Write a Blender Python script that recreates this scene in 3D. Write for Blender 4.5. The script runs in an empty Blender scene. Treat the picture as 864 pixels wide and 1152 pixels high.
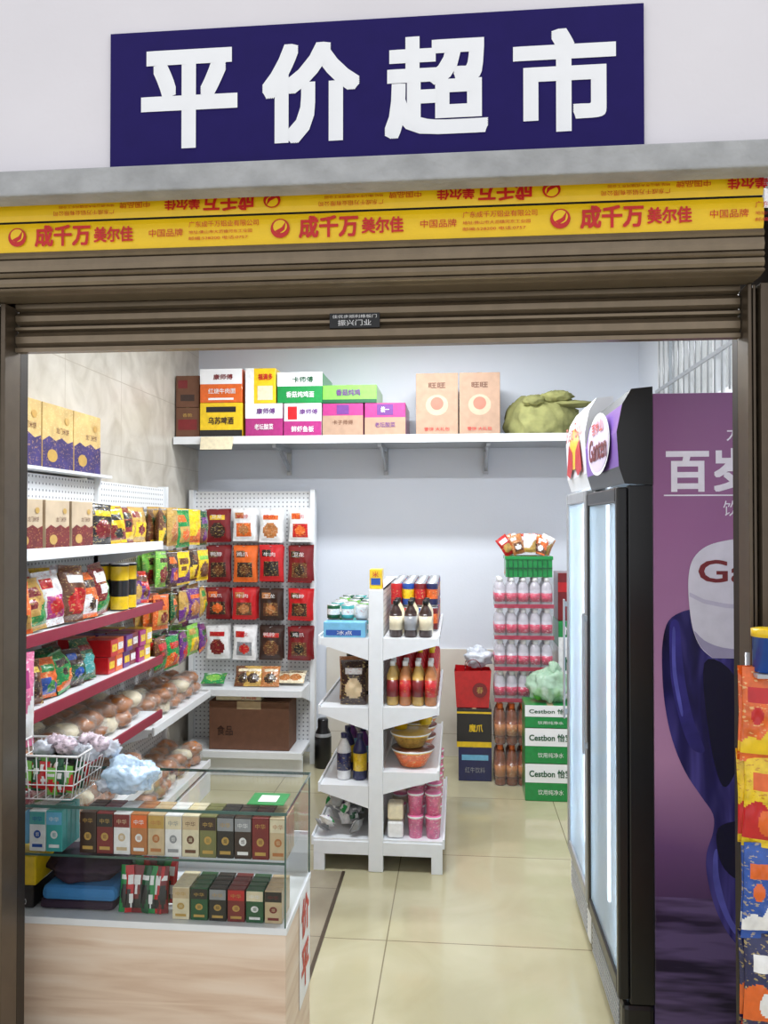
import bpy, bmesh, math, random
from mathutils import Matrix, Vector, noise
random.seed(7)
sc = bpy.context.scene
R = random.random
def lin(c):
    c = c/255.0
    return c/12.92 if c <= 0.04045 else ((c+0.055)/1.055)**2.4
_m = {}
def mat(name, rgb=(200,200,200), rough=0.5, metal=0, coat=0, alpha=1, emi=0, var=0.06, vscale=25, bump=0, bscale=60, fleck=None):
    if name in _m: return _m[name]
    m = bpy.data.materials.new(name); m.use_nodes = True
    nt = m.node_tree; N = nt.nodes; L = nt.links
    b = N['Principled BSDF']
    c = [lin(x) for x in rgb]
    tc = N.new('ShaderNodeTexCoord'); nz = N.new('ShaderNodeTexNoise'); nz.inputs['Scale'].default_value = vscale
    nz.inputs['Detail'].default_value = 3
    L.new(tc.outputs['Object'], nz.inputs['Vector'])
    rp = N.new('ShaderNodeValToRGB')
    rp.color_ramp.elements[0].position = 0.3; rp.color_ramp.elements[1].position = 0.7
    rp.color_ramp.elements[0].color = [x*(1-var) for x in c]+[1]
    rp.color_ramp.elements[1].color = [min(1, x*(1+var)) for x in c]+[1]
    L.new(nz.outputs['Fac'], rp.inputs['Fac']); out = rp.outputs['Color']
    if fleck:
        mp = N.new('ShaderNodeMapping'); mp.inputs['Scale'].default_value = (1, 1, 2.2); L.new(tc.outputs['Object'], mp.inputs[0])
        n3 = N.new('ShaderNodeTexNoise'); n3.inputs['Scale'].default_value = 75; n3.inputs['Detail'].default_value = 2
        L.new(mp.outputs[0], n3.inputs['Vector'])
        r3 = N.new('ShaderNodeValToRGB'); r3.color_ramp.interpolation = 'LINEAR'
        r3.color_ramp.elements[0].position = .6; r3.color_ramp.elements[1].position = .64
        r3.color_ramp.elements[1].color = (.5,.5,.5,1)
        L.new(n3.outputs['Fac'], r3.inputs['Fac'])
        mx = N.new('ShaderNodeMix'); mx.data_type = 'RGBA'
        L.new(r3.outputs['Color'], mx.inputs[0]); L.new(out, mx.inputs[6]); mx.inputs[7].default_value = [lin(x) for x in fleck]+[1]
        out = mx.outputs[2]
    L.new(out, b.inputs['Base Color'])
    b.inputs['Roughness'].default_value = rough; b.inputs['Metallic'].default_value = metal
    b.inputs['Coat Weight'].default_value = coat; b.inputs['Alpha'].default_value = alpha
    if emi:
        b.inputs['Emission Color'].default_value = c+[1]; b.inputs['Emission Strength'].default_value = emi
    if bump:
        n2 = N.new('ShaderNodeTexNoise'); n2.inputs['Scale'].default_value = bscale
        L.new(tc.outputs['Object'], n2.inputs['Vector'])
        bp = N.new('ShaderNodeBump'); bp.inputs['Strength'].default_value = bump; bp.inputs['Distance'].default_value = 0.01
        L.new(n2.outputs['Fac'], bp.inputs['Height']); L.new(bp.outputs['Normal'], b.inputs['Normal'])
    _m[name] = m
    return m
def glassmat(name, tint, k):
    m = bpy.data.materials.new(name); m.use_nodes = True
    nt = m.node_tree; N = nt.nodes; L = nt.links; N.remove(N['Principled BSDF'])
    t = N.new('ShaderNodeBsdfTransparent'); t.inputs[0].default_value = (*tint, 1)
    g = N.new('ShaderNodeBsdfGlossy'); g.inputs['Roughness'].default_value = 0.03
    f = N.new('ShaderNodeFresnel'); f.inputs[0].default_value = 1.45
    q = N.new('ShaderNodeMath'); q.operation = 'MULTIPLY'; q.inputs[1].default_value = k; L.new(f.outputs[0], q.inputs[0])
    x = N.new('ShaderNodeMixShader')
    L.new(q.outputs[0], x.inputs[0]); L.new(t.outputs[0], x.inputs[1]); L.new(g.outputs[0], x.inputs[2])
    L.new(x.outputs[0], N['Material Output'].inputs[0])
    return m
GLASS = glassmat('clear_glass', (.975, .992, .985), .6)
def painted_light_glass():  # pale milky tint stands in for bright light behind clear cooler glass
    m = bpy.data.materials.new('cooler_glass_painted_light'); m.use_nodes = True
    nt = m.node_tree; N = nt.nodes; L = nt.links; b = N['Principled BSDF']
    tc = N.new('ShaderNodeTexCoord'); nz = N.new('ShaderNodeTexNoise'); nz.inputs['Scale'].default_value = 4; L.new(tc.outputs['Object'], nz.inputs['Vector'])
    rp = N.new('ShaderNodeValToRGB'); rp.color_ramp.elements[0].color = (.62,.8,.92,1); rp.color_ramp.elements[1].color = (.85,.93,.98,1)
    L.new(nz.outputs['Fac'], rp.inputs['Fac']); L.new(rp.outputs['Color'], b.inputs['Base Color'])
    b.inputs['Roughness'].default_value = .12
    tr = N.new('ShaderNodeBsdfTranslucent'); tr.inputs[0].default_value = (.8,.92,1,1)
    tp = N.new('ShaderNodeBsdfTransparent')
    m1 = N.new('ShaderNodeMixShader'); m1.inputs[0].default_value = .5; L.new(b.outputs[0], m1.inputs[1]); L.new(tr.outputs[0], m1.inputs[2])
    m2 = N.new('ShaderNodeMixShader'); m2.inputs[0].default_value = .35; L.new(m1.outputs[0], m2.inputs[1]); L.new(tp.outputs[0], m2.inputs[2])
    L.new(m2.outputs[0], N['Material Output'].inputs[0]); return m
PAINTLIT = painted_light_glass()
def nodes_of(name, rough):
    m = bpy.data.materials.new(name); m.use_nodes = True
    b = m.node_tree.nodes['Principled BSDF']; b.inputs['Roughness'].default_value = rough
    return m, m.node_tree.nodes, m.node_tree.links, b
def mth(N, L, op, a, b=None, c=None):
    n = N.new('ShaderNodeMath'); n.operation = op
    for i, v in enumerate((a, b, c)):
        if v is None: continue
        if hasattr(v, 'is_linked'): L.new(v, n.inputs[i])
        else: n.inputs[i].default_value = v
    return n.outputs[0]
def ramp(N, L, fac, stops):
    r = N.new('ShaderNodeValToRGB'); cr = r.color_ramp
    while len(cr.elements) < len(stops): cr.elements.new(0.5)
    for e, (p, c) in zip(cr.elements, stops):
        e.position = p; e.color = [lin(x) for x in c]+[1]
    L.new(fac, r.inputs[0]); return r.outputs[0]
def mix(N, L, f, a, b):
    n = N.new('ShaderNodeMix'); n.data_type = 'RGBA'
    L.new(f, n.inputs[0])
    for i, v in ((6, a), (7, b)):
        if isinstance(v, tuple): n.inputs[i].default_value = [lin(x) for x in v]+[1]
        else: L.new(v, n.inputs[i])
    return n.outputs[2]
def linemask(N, L, coord, origin, size, w):
    a = mth(N, L, 'SUBTRACT', coord, origin-size*100)
    a = mth(N, L, 'DIVIDE', a, size); a = mth(N, L, 'FRACT', a)
    a = mth(N, L, 'SUBTRACT', a, 0.5); a = mth(N, L, 'ABSOLUTE', a)
    return mth(N, L, 'GREATER_THAN', a, 0.5-w/size/2)
def tilemat(name, axes, orgs, size, cols, line, rough, w=0.006, nscale=3.0, coat=0):
    m, N, L, b = nodes_of(name, rough)
    tc = N.new('ShaderNodeTexCoord'); s = N.new('ShaderNodeSeparateXYZ'); L.new(tc.outputs['Object'], s.inputs[0])
    l1 = linemask(N, L, s.outputs[axes[0]], orgs[0], size[0], w); l2 = linemask(N, L, s.outputs[axes[1]], orgs[1], size[1], w)
    mk = mth(N, L, 'MAXIMUM', l1, l2)
    nz = N.new('ShaderNodeTexNoise'); nz.inputs['Scale'].default_value = nscale; nz.inputs['Detail'].default_value = 8
    nz.inputs['Distortion'].default_value = 1.2
    L.new(tc.outputs['Object'], nz.inputs['Vector'])
    c = ramp(N, L, nz.outputs['Fac'], [(.3, cols[0]), (.7, cols[1])])
    L.new(mix(N, L, mk, c, line), b.inputs['Base Color'])
    b.inputs['Coat Weight'].default_value = coat; b.inputs['Coat Roughness'].default_value = 0.06
    return m
def pegmat(name, ax):
    m, N, L, b = nodes_of(name, 0.45)
    tc = N.new('ShaderNodeTexCoord'); s = N.new('ShaderNodeSeparateXYZ'); L.new(tc.outputs['Object'], s.inputs[0])
    q = []
    for a in (ax, 2):
        v = mth(N, L, 'FRACT', mth(N, L, 'MULTIPLY', mth(N, L, 'ADD', s.outputs[a], 10.0), 36.0))
        v = mth(N, L, 'SUBTRACT', v, 0.5); q.append(mth(N, L, 'MULTIPLY', v, v))
    d = mth(N, L, 'ADD', q[0], q[1]); k = mth(N, L, 'LESS_THAN', d, 0.035)
    L.new(mix(N, L, k, (230, 232, 234), (140, 142, 148)), b.inputs['Base Color'])
    return m
def woodmat(name, c1, c2, c3):
    m, N, L, b = nodes_of(name, 0.4)
    tc = N.new('ShaderNodeTexCoord'); mp = N.new('ShaderNodeMapping'); mp.inputs['Scale'].default_value = (1.2, 1.2, 14)
    L.new(tc.outputs['Object'], mp.inputs[0])
    nz = N.new('ShaderNodeTexNoise'); nz.inputs['Scale'].default_value = 2.2; nz.inputs['Detail'].default_value = 8; nz.inputs['Distortion'].default_value = .6
    L.new(mp.outputs[0], nz.inputs['Vector'])
    L.new(ramp(N, L, nz.outputs['Fac'], [(.3, c1), (.5, c2), (.72, c3)]), b.inputs['Base Color'])
    return m
def smooth_pts(p, k=5, closed=True):
    out = []; n = len(p)
    for i in range(n if closed else n-1):
        a, b, c, d = (p[(i-1)%n], p[i], p[(i+1)%n], p[(i+2)%n]) if closed else (p[max(0,i-1)], p[i], p[i+1], p[min(n-1,i+2)])
        for j in range(k):
            t = j/k
            out.append(tuple(.5*(2*b[q]+(c[q]-a[q])*t+(2*a[q]-5*b[q]+4*c[q]-d[q])*t*t+(3*b[q]-a[q]-3*c[q]+d[q])*t**3) for q in (0,1)))
    if not closed: out.append(p[-1])
    return out

class MB:
    def __init__(s, name): s.n = name; s.v = []; s.f = []; s.m = []; s.s = []; s.slots = []
    def slot(s, m):
        if m not in s.slots: s.slots.append(m)
        return s.slots.index(m)
    def add(s, vs, fs, m, M=None, smooth=False):
        o = len(s.v)
        for v in vs:
            v = Vector(v)
            if M is not None: v = M @ v
            s.v.append(v)
        single = not isinstance(m, list)
        if single: k = s.slot(m)
        for i, f in enumerate(fs):
            s.f.append([o+a for a in f]); s.m.append(k if single else s.slot(m[i])); s.s.append(smooth)
    def box(s, x0, x1, y0, y1, z0, z1, m, M=None, bev=0):
        if bev:
            bm = bmesh.new(); bmesh.ops.create_cube(bm, size=1)
            for v in bm.verts:
                v.co = Vector(((x0+x1)/2+v.co.x*(x1-x0), (y0+y1)/2+v.co.y*(y1-y0), (z0+z1)/2+v.co.z*(z1-z0)))
            bmesh.ops.bevel(bm, geom=bm.edges[:], offset=bev, segments=2, profile=0.5, affect='EDGES')
            bm.verts.index_update()
            s.add([v.co.copy() for v in bm.verts], [[v.index for v in f.verts] for f in bm.faces], m, M); bm.free(); return
        vs = [(x, y, z) for z in (z0, z1) for y in (y0, y1) for x in (x0, x1)]
        fs = [(0,2,3,1), (4,5,7,6), (0,1,5,4), (2,6,7,3), (0,4,6,2), (1,3,7,5)]
        s.add(vs, fs, m, M)
    def quad(s, x0, x1, z0, z1, y, m, M=None):
        s.add([(x0,y,z0), (x1,y,z0), (x1,y,z1), (x0,y,z1)], [(0,1,2,3)], m, M)
    def poly(s, pts, y, m, M=None):
        s.add([(p[0], y, p[1]) for p in pts], [list(range(len(pts)))], m, M)
    def disc(s, cx, cz, rx, rz, y, m, M=None, n=20):
        s.poly([(cx+rx*math.cos(6.2832*i/n), cz+rz*math.sin(6.2832*i/n)) for i in range(n)], y, m, M)
    def lathe(s, prof, m, M=None, n=14, smooth=True):
        vs = []; fs = []; ms = []
        for r, z in prof:
            for i in range(n):
                a = 6.28319*i/n; vs.append((r*math.cos(a), r*math.sin(a), z))
        for j in range(len(prof)-1):
            for i in range(n):
                k = (i+1) % n
                fs.append((j*n+i, j*n+k, (j+1)*n+k, (j+1)*n+i)); ms.append(m[j] if isinstance(m, list) else m)
        fs.append(list(range(n))[::-1]); ms.append(ms[0]); t = (len(prof)-1)*n
        fs.append([t+i for i in range(n)]); ms.append(ms[-2])
        s.add(vs, fs, ms, M, smooth)
    def rod(s, a, b, r, m, n=8, M=None):
        a = Vector(a); b = Vector(b); d = b-a
        Q = d.to_track_quat('Z', 'Y').to_matrix().to_4x4(); T = Matrix.Translation(a) @ Q
        if M is not None: T = M @ T
        s.lathe([(r, 0), (r, d.length)], m, T, n)
    def extr_x(s, prof, x0, x1, m):
        vs = []; fs = []
        for y, z in prof: vs += [(x0, y, z), (x1, y, z)]
        for i in range(len(prof)-1): fs.append((2*i, 2*i+1, 2*i+3, 2*i+2))
        s.add(vs, fs, m)
    def bag(s, M, w, h, t, cols, style=0, seed=0, nx=18, nz=22):
        A, B, C = cols
        def pos(i, j, sg):
            u = i/nx; v = j/nz
            vv = min(1, max(0, (v-.06)/.88))
            e = max(0, 1-abs(2*u-1)**2.5)**.6 * max(0, 1-abs(2*vv-1)**2.6)**.7
            q = noise.noise(Vector((u*4+seed*3.1, v*4, sg*5))); q2 = noise.noise(Vector((u*11+seed*1.7, v*9, sg*3)))
            return ((u-.5)*w*(1-.07*(1-abs(2*v-1))), sg*(t/2*e*(1+.4*q+.22*q2)+.0008), v*h)
        for sg in (-1, 1):
            vs = [pos(i, j, sg) for j in range(nz+1) for i in range(nx+1)]
            fs = []; ms = []
            for j in range(nz):
                for i in range(nx):
                    a = j*(nx+1)+i; f = (a, a+1, a+nx+2, a+nx+1)
                    fs.append(f if sg < 0 else f[::-1])
                    u = (i+.5)/nx; v = (j+.5)/nz; c = A
                    if sg < 0 and .08 < v < .93:
                        if style == 0:
                            if ((u-.5)/.34)**2+((v-.36)/.24)**2 < 1: c = B
                            if .66 < v < .84 and .16 < u < .84: c = C
                        elif style == 1:
                            if v < .4+.1*math.sin(u*5): c = B
                            if .62 < v < .8 and .2 < u < .8: c = C
                            if ((u-.55)/.2)**2+((v-.28)/.14)**2 < 1: c = C
                        elif style == 2:
                            if v < .2+.5*u*u+.05*math.sin(u*9): c = B
                            if .64 < v < .8 and .12 < u < .7: c = C
                            if ((u-.35)/.16)**2+((v-.5)/.09)**2 < 1: c = C
                        elif style == 3:
                            if .14 < u < .86 and .14 < v < .56: c = B
                            if ((u-.5)/.24)**2+((v-.34)/.14)**2 < 1: c = C
                            if .68 < v < .86 and .1 < u < .5: c = C
                    ms.append(c)
            s.add(vs, fs, ms, M, True)
    def blob(s, c, r, m, amp=.15, fr=2.0, seed=0, floor=None, n=20, M=None, ridge=0):
        vs = []; fs = []
        for j in range(n+1):
            th = math.pi*j/n
            for i in range(n*2):
                ph = math.pi*i/n
                d = Vector((math.sin(th)*math.cos(ph), math.sin(th)*math.sin(ph), math.cos(th)))
                k = 1+amp*noise.noise(d*fr+Vector((seed*7.3, seed, 0)))+amp*.5*noise.noise(d*fr*3+Vector((seed, 3, 1)))
                if ridge: k += ridge*(1-2*abs(math.sin(ph*6+3*noise.noise(d*2))))*math.sin(th)
                p = Vector((c[0]+d.x*r[0]*k, c[1]+d.y*r[1]*k, c[2]+d.z*r[2]*k))
                if floor is not None: p.z = max(p.z, floor)
                vs.append(p)
        w = n*2
        for j in range(n):
            for i in range(w):
                k = (i+1) % w; fs.append((j*w+i, (j+1)*w+i, (j+1)*w+k, j*w+k))
        s.add(vs, fs, m, M, True)
    def bottle(s, x, y, z, h, r, body, label, cap, n=12, M=None):
        T = Matrix.Translation((x, y, z))
        if M is not None: T = M @ T
        p = [(r*.85,0), (r,h*.03), (r,h*.2), (r*1.01,h*.2), (r*1.01,h*.58), (r,h*.58), (r*.95,h*.68), (r*.6,h*.8), (r*.38,h*.87), (r*.38,h*.89), (r*.45,h*.89), (r*.45,h*.99), (r*.4,h)]
        ms = [body, body, body, label, body, body, body, body, body, cap, cap, cap]
        s.lathe(p, ms, T, n)
    def wbottle(s, x, y, z, h, r, body, label, cap, n=12):
        p = [(r*.85,0), (r,h*.03), (r*.96,h*.12), (r,h*.22), (r*1.01,h*.22), (r*1.01,h*.5), (r,h*.5), (r*.97,h*.64), (r*.9,h*.74), (r*.6,h*.84), (r*.42,h*.87), (r*.5,h*.875), (r*.5,h*.99), (r*.45,h)]
        ms = [body, body, body, body, label, body, body, body, body, body, cap, cap, cap]
        s.lathe(p, ms, Matrix.Translation((x,y,z)), n)
    def can(s, x, y, z, h, r, body, band, metal, n=14):
        s.lathe([(r*.85,0), (r,h*.05), (r,h*.3), (r,h*.7), (r,h*.93), (r*.86,h*.98), (r*.84,h*.98), (r*.8,h*.97)], [metal, body, band, body, metal, metal, metal], Matrix.Translation((x,y,z)), n)
    def text(s, t, m, x0, x1, z0, z1, y=0, M=None, off=0.0):
        vs, fs = textmesh(t)
        if not vs: return
        ax = min(v[0] for v in vs); bx = max(v[0] for v in vs); az = min(v[1] for v in vs); bz = max(v[1] for v in vs)
        r = off*(z1-z0); x0 += r; x1 -= r; z0 += r; z1 -= r
        sx = (x1-x0)/max(1e-6, bx-ax); sz = (z1-z0)/max(1e-6, bz-az)
        sh = [(0,0)] if not off else [(r*a, r*c) for a in (-1,-.5,0,.5,1) for c in (-1,-.5,0,.5,1)] if off > .032 else [(r*a, r*c) for a in (-1,0,1) for c in (-1,0,1)]
        for i, (dx, dz) in enumerate(sh):
            s.add([(x0+dx+(v[0]-ax)*sx, y-.00003*i, z0+dz+(v[1]-az)*sz) for v in vs], fs, m, M)
    def build(s, parent=None):
        me = bpy.data.meshes.new(s.n); me.from_pydata([tuple(v) for v in s.v], [], s.f)
        for m in s.slots: me.materials.append(m)
        me.polygons.foreach_set('material_index', s.m); me.polygons.foreach_set('use_smooth', s.s); me.update()
        o = bpy.data.objects.new(s.n, me); sc.collection.objects.link(o)
        if parent: o.parent = parent
        return o
_t = {}
def textmesh(t):
    if t in _t: return _t[t]
    cu = bpy.data.curves.new('t', 'FONT'); cu.body = t; cu.size = 1; cu.resolution_u = 3
    ob = bpy.data.objects.new('t', cu); sc.collection.objects.link(ob)
    dg = bpy.context.evaluated_depsgraph_get(); dg.update()
    me = bpy.data.meshes.new_from_object(ob.evaluated_get(dg))
    r = ([tuple(v.co) for v in me.vertices], [list(p.vertices) for p in me.polygons])
    bpy.data.objects.remove(ob); bpy.data.curves.remove(cu); bpy.data.meshes.remove(me)
    _t[t] = r
    return r
def at(x, y, z, rz=0, rx=0, ry=0):
    return Matrix.Translation((x,y,z)) @ Matrix.Rotation(math.radians(rz),4,'Z') @ Matrix.Rotation(math.radians(rx),4,'X') @ Matrix.Rotation(math.radians(ry),4,'Y')

# ------------------------------------------------ materials
WALLW = mat('painted_wall_white', (226,231,240), .6, var=.02, vscale=2, bump=.05)
WALLO = mat('painted_wall_outside', (226,222,226), .7, var=.04, vscale=2.5, bump=.12, bscale=30)
CEIL = mat('ceiling_paint', (235,236,238), .8)
CONC = mat('lintel_concrete', (170,171,172), .85, var=.16, vscale=14, bump=.35)
BRONZE = mat('bronze_metal', (132,117,97), .34, metal=.5, var=.08)
BRONZP = mat('bronze_post', (96,84,70), .34, metal=.5, var=.08)
BRONZD = mat('bronze_metal_dark', (52,45,38), .45, metal=.5)
NAVY = mat('sign_navy', (32,22,90), .6, var=.05); NAVY.node_tree.nodes['Principled BSDF'].inputs['Specular IOR Level'].default_value = .15
WHITE = mat('white_print', (245,246,248), .45, var=.01)
RACKW = mat('rack_white', (232,235,238), .35, var=.02)
RAILR = mat('price_rail_red', (140,34,58), .35)
YEL = mat('yellow_print', (250,206,22), .35, var=.04)
REDT = mat('red_print', (205,30,28), .4)
BLACK = mat('black_plastic', (20,20,22), .3)
DARK = mat('dark_gap', (14,13,12), .8)
KRAFT = mat('kraft_cardboard', (166,136,114), .75, var=.08)
KRAFT2 = mat('brown_cardboard', (110,74,54), .75, var=.1)
TAPE = mat('packing_tape', (190,166,130), .25)
STEEL = mat('steel_grey', (175,178,182), .35, metal=.5)
P = {}; Q = {}
fl = dict(white=(196,90,60), cream=(150,60,40), yellow=(170,40,30), beige=(120,70,40), orange=(250,230,160), pink=(250,240,240), lblue=(240,250,250), lgreen=(250,240,120), gold=(120,50,30), tan=(240,220,180), teal=(240,250,250), grey=(60,60,70))
for k, c in dict(red=(198,28,34), dred=(122,22,28), yellow=(240,200,30), orange=(228,104,36), green=(24,140,68), lgreen=(120,188,76),
                 dgreen=(18,86,50), blue=(30,80,168), lblue=(116,186,222), navy=(28,32,84), purple=(104,48,128), magenta=(170,46,120),
                 pink=(228,116,160), white=(240,240,240), cream=(232,220,188), brown=(104,60,36), dbrown=(54,32,26), black=(26,22,24),
                 teal=(76,172,170), gold=(196,158,80), beige=(210,186,148), grey=(150,152,156), tan=(186,118,66), olive=(120,120,72)).items():
    P[k] = mat('pack_'+k, c, .3, coat=.3, var=.1, vscale=40)
    Q[k] = mat('film_'+k, c, .28, coat=.5, var=.2, vscale=50, bump=.35, bscale=45, fleck=fl.get(k, (226,200,120)))
BREAD = mat('bread_crust', (170,104,48), .3, coat=.5, var=.45, vscale=22)
PLAST = mat('clear_plastic_wrap', (240,240,236), .15, alpha=.16, coat=.8, bump=.6, bscale=40)
PLASW = mat('white_plastic_bag', (228,234,244), .25, coat=.5, alpha=.8, bump=.8, bscale=35)
PLASB = mat('blue_plastic_bag', (196,222,244), .25, coat=.5, bump=.8, bscale=35)
PLASG = mat('green_plastic_bag', (190,226,196), .22, coat=.5, alpha=.6, bump=.8, bscale=35)
CLEARB = mat('clear_bottle', (222,218,228), .08, coat=.8, alpha=.6)
FLOORM = tilemat('floor_tile_beige', (0,1), (-.27, 3.02), (.8,.8), ((180,172,138), (196,188,154)), (134,124,96), .22, w=.005, nscale=2.2, coat=.5)
FLOORG = tilemat('floor_patch_grey', (0,1), (-.52, 3.02), (.4,.4), ((142,132,112), (164,154,132)), (112,104,88), .3, w=.005, nscale=4)  # grey-brown floor patch, darker than the beige floor around it
MARBLE = tilemat('marble_wall_tile', (1,2), (5.4,1.93), (.62,.4), ((182,174,160), (214,208,196)), (176,166,150), .3, w=.004, nscale=4.5)
MARBLX = tilemat('marble_wall_tile_back', (0,2), (.1,.75), (.6,.6), ((212,204,192), (226,221,210)), (186,174,156), .3, w=.004, nscale=2.5)
PEGX = pegmat('pegboard_back', 0); PEGY = pegmat('pegboard_side', 1)
WOOD = woodmat('laminate_wood', (214,184,160), (230,206,184), (240,222,204))

# ------------------------------------------------ room shell
def single(name, boxes, m):
    b = MB(name)
    for q in boxes: b.box(*q, m)
    return b.build()
single('floor', [(-3,3,-1.5,5.6,-.1,0)], FLOORM)
b = MB('floor_strip'); b.box(-1.4,-.522,2.42,3.59,.0005,.003, FLOORG); b.box(-.522,-.508,2.42,3.59,.0005,.005, BRONZP); b.build()
single('ceiling', [(-1.9,1.3,1.95,5.55,2.9,3.0)], CEIL)
single('wall_back', [(-1.9,1.3,5.45,5.55,0,2.9)], WALLW)
single('wall_left', [(-1.91,-1.81,1.95,5.45,0,2.9)], MARBLE)
WY0, WY1, WZ0, WZ1 = 3.35, 4.95, 2.15, 2.78
single('wall_right', [(1.2,1.3,1.95,5.45,0,WZ0), (1.2,1.3,1.95,5.45,WZ1,2.9), (1.2,1.3,1.95,WY0,WZ0,WZ1), (1.2,1.3,WY1,5.45,WZ0,WZ1)], WALLW)
single('wall_front', [(-3,3,1.75,1.95,2.36,3.8)], WALLO)
single('wall_front_left', [(-3,-1.2,1.75,1.95,0,2.36)], WALLO); single('wall_front_right', [(.72,3,1.75,1.95,0,2.36)], WALLO)
single('trim_1', [(-.9,1.19,5.435,5.45,0,.72)], MARBLX)
b = MB('trim_2'); b.box(-3,3,1.69,1.75,2.3,2.357, CONC, bev=.004); b.build()
b = MB('window_1')
for z in (WZ0+.015, WZ1-.015): b.box(1.2,1.25,WY0,WY1,z-.015,z+.015, RACKW)
for i in range(4):
    y = WY0+.015+i*(WY1-WY0-.03)/3; b.box(1.2,1.25,y-.015,y+.015,WZ0+.03,WZ1-.03, RACKW)
n = 15
for i in range(n):
    y = WY0+.03+(WY1-WY0-.06)*(i+.5)/n; b.rod((1.19,y,WZ0+.01), (1.19,y,WZ1-.01), .005, STEEL, 6)
b.box(1.185,1.195,WY0,WY1,WZ0+.2,WZ0+.22, STEEL)
b.box(1.262,1.268,WY0+.001,WY1-.001,WZ0+.031,WZ1-.031, GLASS); b.build()

# ------------------------------------------------ sign
b = MB('shop_sign')
b.box(-.787,.397,1.742,1.749,2.377,2.684, NAVY)
for ch, a, c in (('平',-.714,-.491), ('价',-.4345,-.2153), ('超',-.160,.0663), ('市',.1197,.338)):
    b.text(ch, WHITE, a, c, 2.414, 2.638, 1.7405, off=.034)
b.build()

# ------------------------------------------------ roller shutter
b = MB('roller_shutter')
def strip(z0, z1, m):
    pr = []
    for i in range(7):
        t = i/6; pr.append((1.782-.005*math.sin(math.pi*t)**.6, z0+(z1-z0)*t))
    b.extr_x(pr, -1.195, .655, m)
strip(2.277, 2.352, YEL); strip(2.205, 2.272, YEL)
b.extr_x([(1.785,2.271), (1.787,2.274), (1.785,2.278)], -1.195, .655, DARK)
pr = [(1.785,2.206)]; z = 2.203
for hh in (.018,.03,.014,.022,.012):
    pr += [(1.778,z), (1.774,z-hh*.5), (1.778,z-hh+.004), (1.792,z-hh+.002)]; z -= hh
pr += [(1.80,z), (1.86,z), (1.86,2.358)]
b.extr_x(pr, -1.195, .655, BRONZE)
pr = [(1.9,2.358)]; z = 2.2
for hh in (.05,.03,.026,.034,.016,.04):
    pr += [(1.898,z), (1.886,z-hh*.3), (1.887,z-hh*.7), (1.897,z-hh+.004), (1.905,z-hh+.0015)]; z -= hh
pr += [(1.885,z), (1.885,z-.01), (1.91,z-.01), (1.91,2.358)]
b.extr_x(pr, -1.094, .642, BRONZE)
def unit(M):
    b.disc(-.0,.0,.022,.022,0, REDT, M); b.disc(.0,.004,.016,.015,-.0006, YEL, M)
    b.poly([(-.012,-.006),(.004,.002),(.014,.016),(.01,-.004),(-.002,-.012)], -.001, REDT, M)
    b.text('成千万', REDT, .043,.178,-.024,.026,0,M,off=.03)
    b.text('美尔佳', REDT, .186,.28,-.018,.018,0,M,off=.025)
    b.text('中国品牌', REDT, .318,.398,-.01,.008,0,M)
    b.text('广东成千万铝业有限公司', REDT, .412,.575,.009,.023,0,M)
    b.text('地址:佛山市大沥镇河东工业园', REDT, .412,.56,-.006,.002,0,M)
    b.text('邮编:528200 电话:0757', REDT, .412,.55,-.02,-.012,0,M)
for i in range(3): unit(at(-1.026+.625*i, 1.774, 2.238))
for i in range(3): unit(at(-.42+.625*i, 1.774, 2.303, ry=180) @ Matrix.Diagonal((.9,1,.8,1)))
b.box(-.305,-.185,1.882,1.889,2.035,2.07, BLACK)
b.text('振兴门业', WHITE, -.285,-.205,2.04,2.054,1.881); b.text('佳优步顺利橡板门', WHITE, -.298,-.192,2.058,2.066,1.881)
b.build()
def guide(name, x0, x1, flip):
    b = MB(name); w = x1-x0
    b.box(x0,x1,1.915,1.95,0,2.3, BRONZD)
    for t0, t1, d in ((0,.12,.07), (.2,.3,.06), (.36,.62,.075), (.68,.74,.06), (.82,1,.075)):
        if flip: t0, t1 = 1-t1, 1-t0
        b.box(x0+w*t0, x0+w*t1, 1.915-d, 1.9152, 0, 2.105, BRONZP, bev=.002)
    b.build()
guide('shutter_guide_rail', -1.198, -1.096, True); guide('shutter_guide_rail', .644, .715, False)

# ------------------------------------------------ shelf + cartons
b = MB('bracket_shelf')
b.box(-1.8,1.18,4.93,5.44,2.078,2.112, STEEL, bev=.003)
b.box(-1.8,1.18,4.925,4.935,2.07,2.118, RACKW)
for x in (-1.16,-.49,.186,.86):
    b.box(x-.015,x+.015,5.425,5.445,1.9,2.078, STEEL); b.box(x-.012,x+.012,4.97,5.44,2.05,2.078, STEEL)
    b.add([(x-.008,5.43,1.92),(x+.008,5.43,1.92),(x+.008,5.43,1.96),(x-.008,5.43,1.96),(x-.008,5.1,2.05),(x+.008,5.1,2.05),(x+.008,5.14,2.06),(x-.008,5.14,2.06)],
          [(0,1,5,4),(3,7,6,2),(0,4,7,3),(1,2,6,5)], STEEL)
b.build()
def carton(x0,x1,y0,y1,z0,z1, base, parts=(), texts=(), name='cardboard_box', top=None):
    b = MB(name); b.box(x0,x1,y0,y1,z0+.001,z1-.001, base, bev=.003)
    w = x1-x0; h = z1-z0
    b.box(x0+w*.44,x0+w*.56,y0-.0006,y1,z1-.0012,z1-.0004, TAPE)
    for i, (a,c,d,e,m) in enumerate(parts): b.quad(x0+w*a, x0+w*c, z0+h*d, z0+h*e, y0-.001-.0004*i, m)
    for (t,a,c,d,e,m,o) in texts: b.text(t, m, x0+w*a, x0+w*c, z0+h*d, z0+h*e, y0-.004, off=o*2)
    return b.build()
F = 4.95
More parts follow.
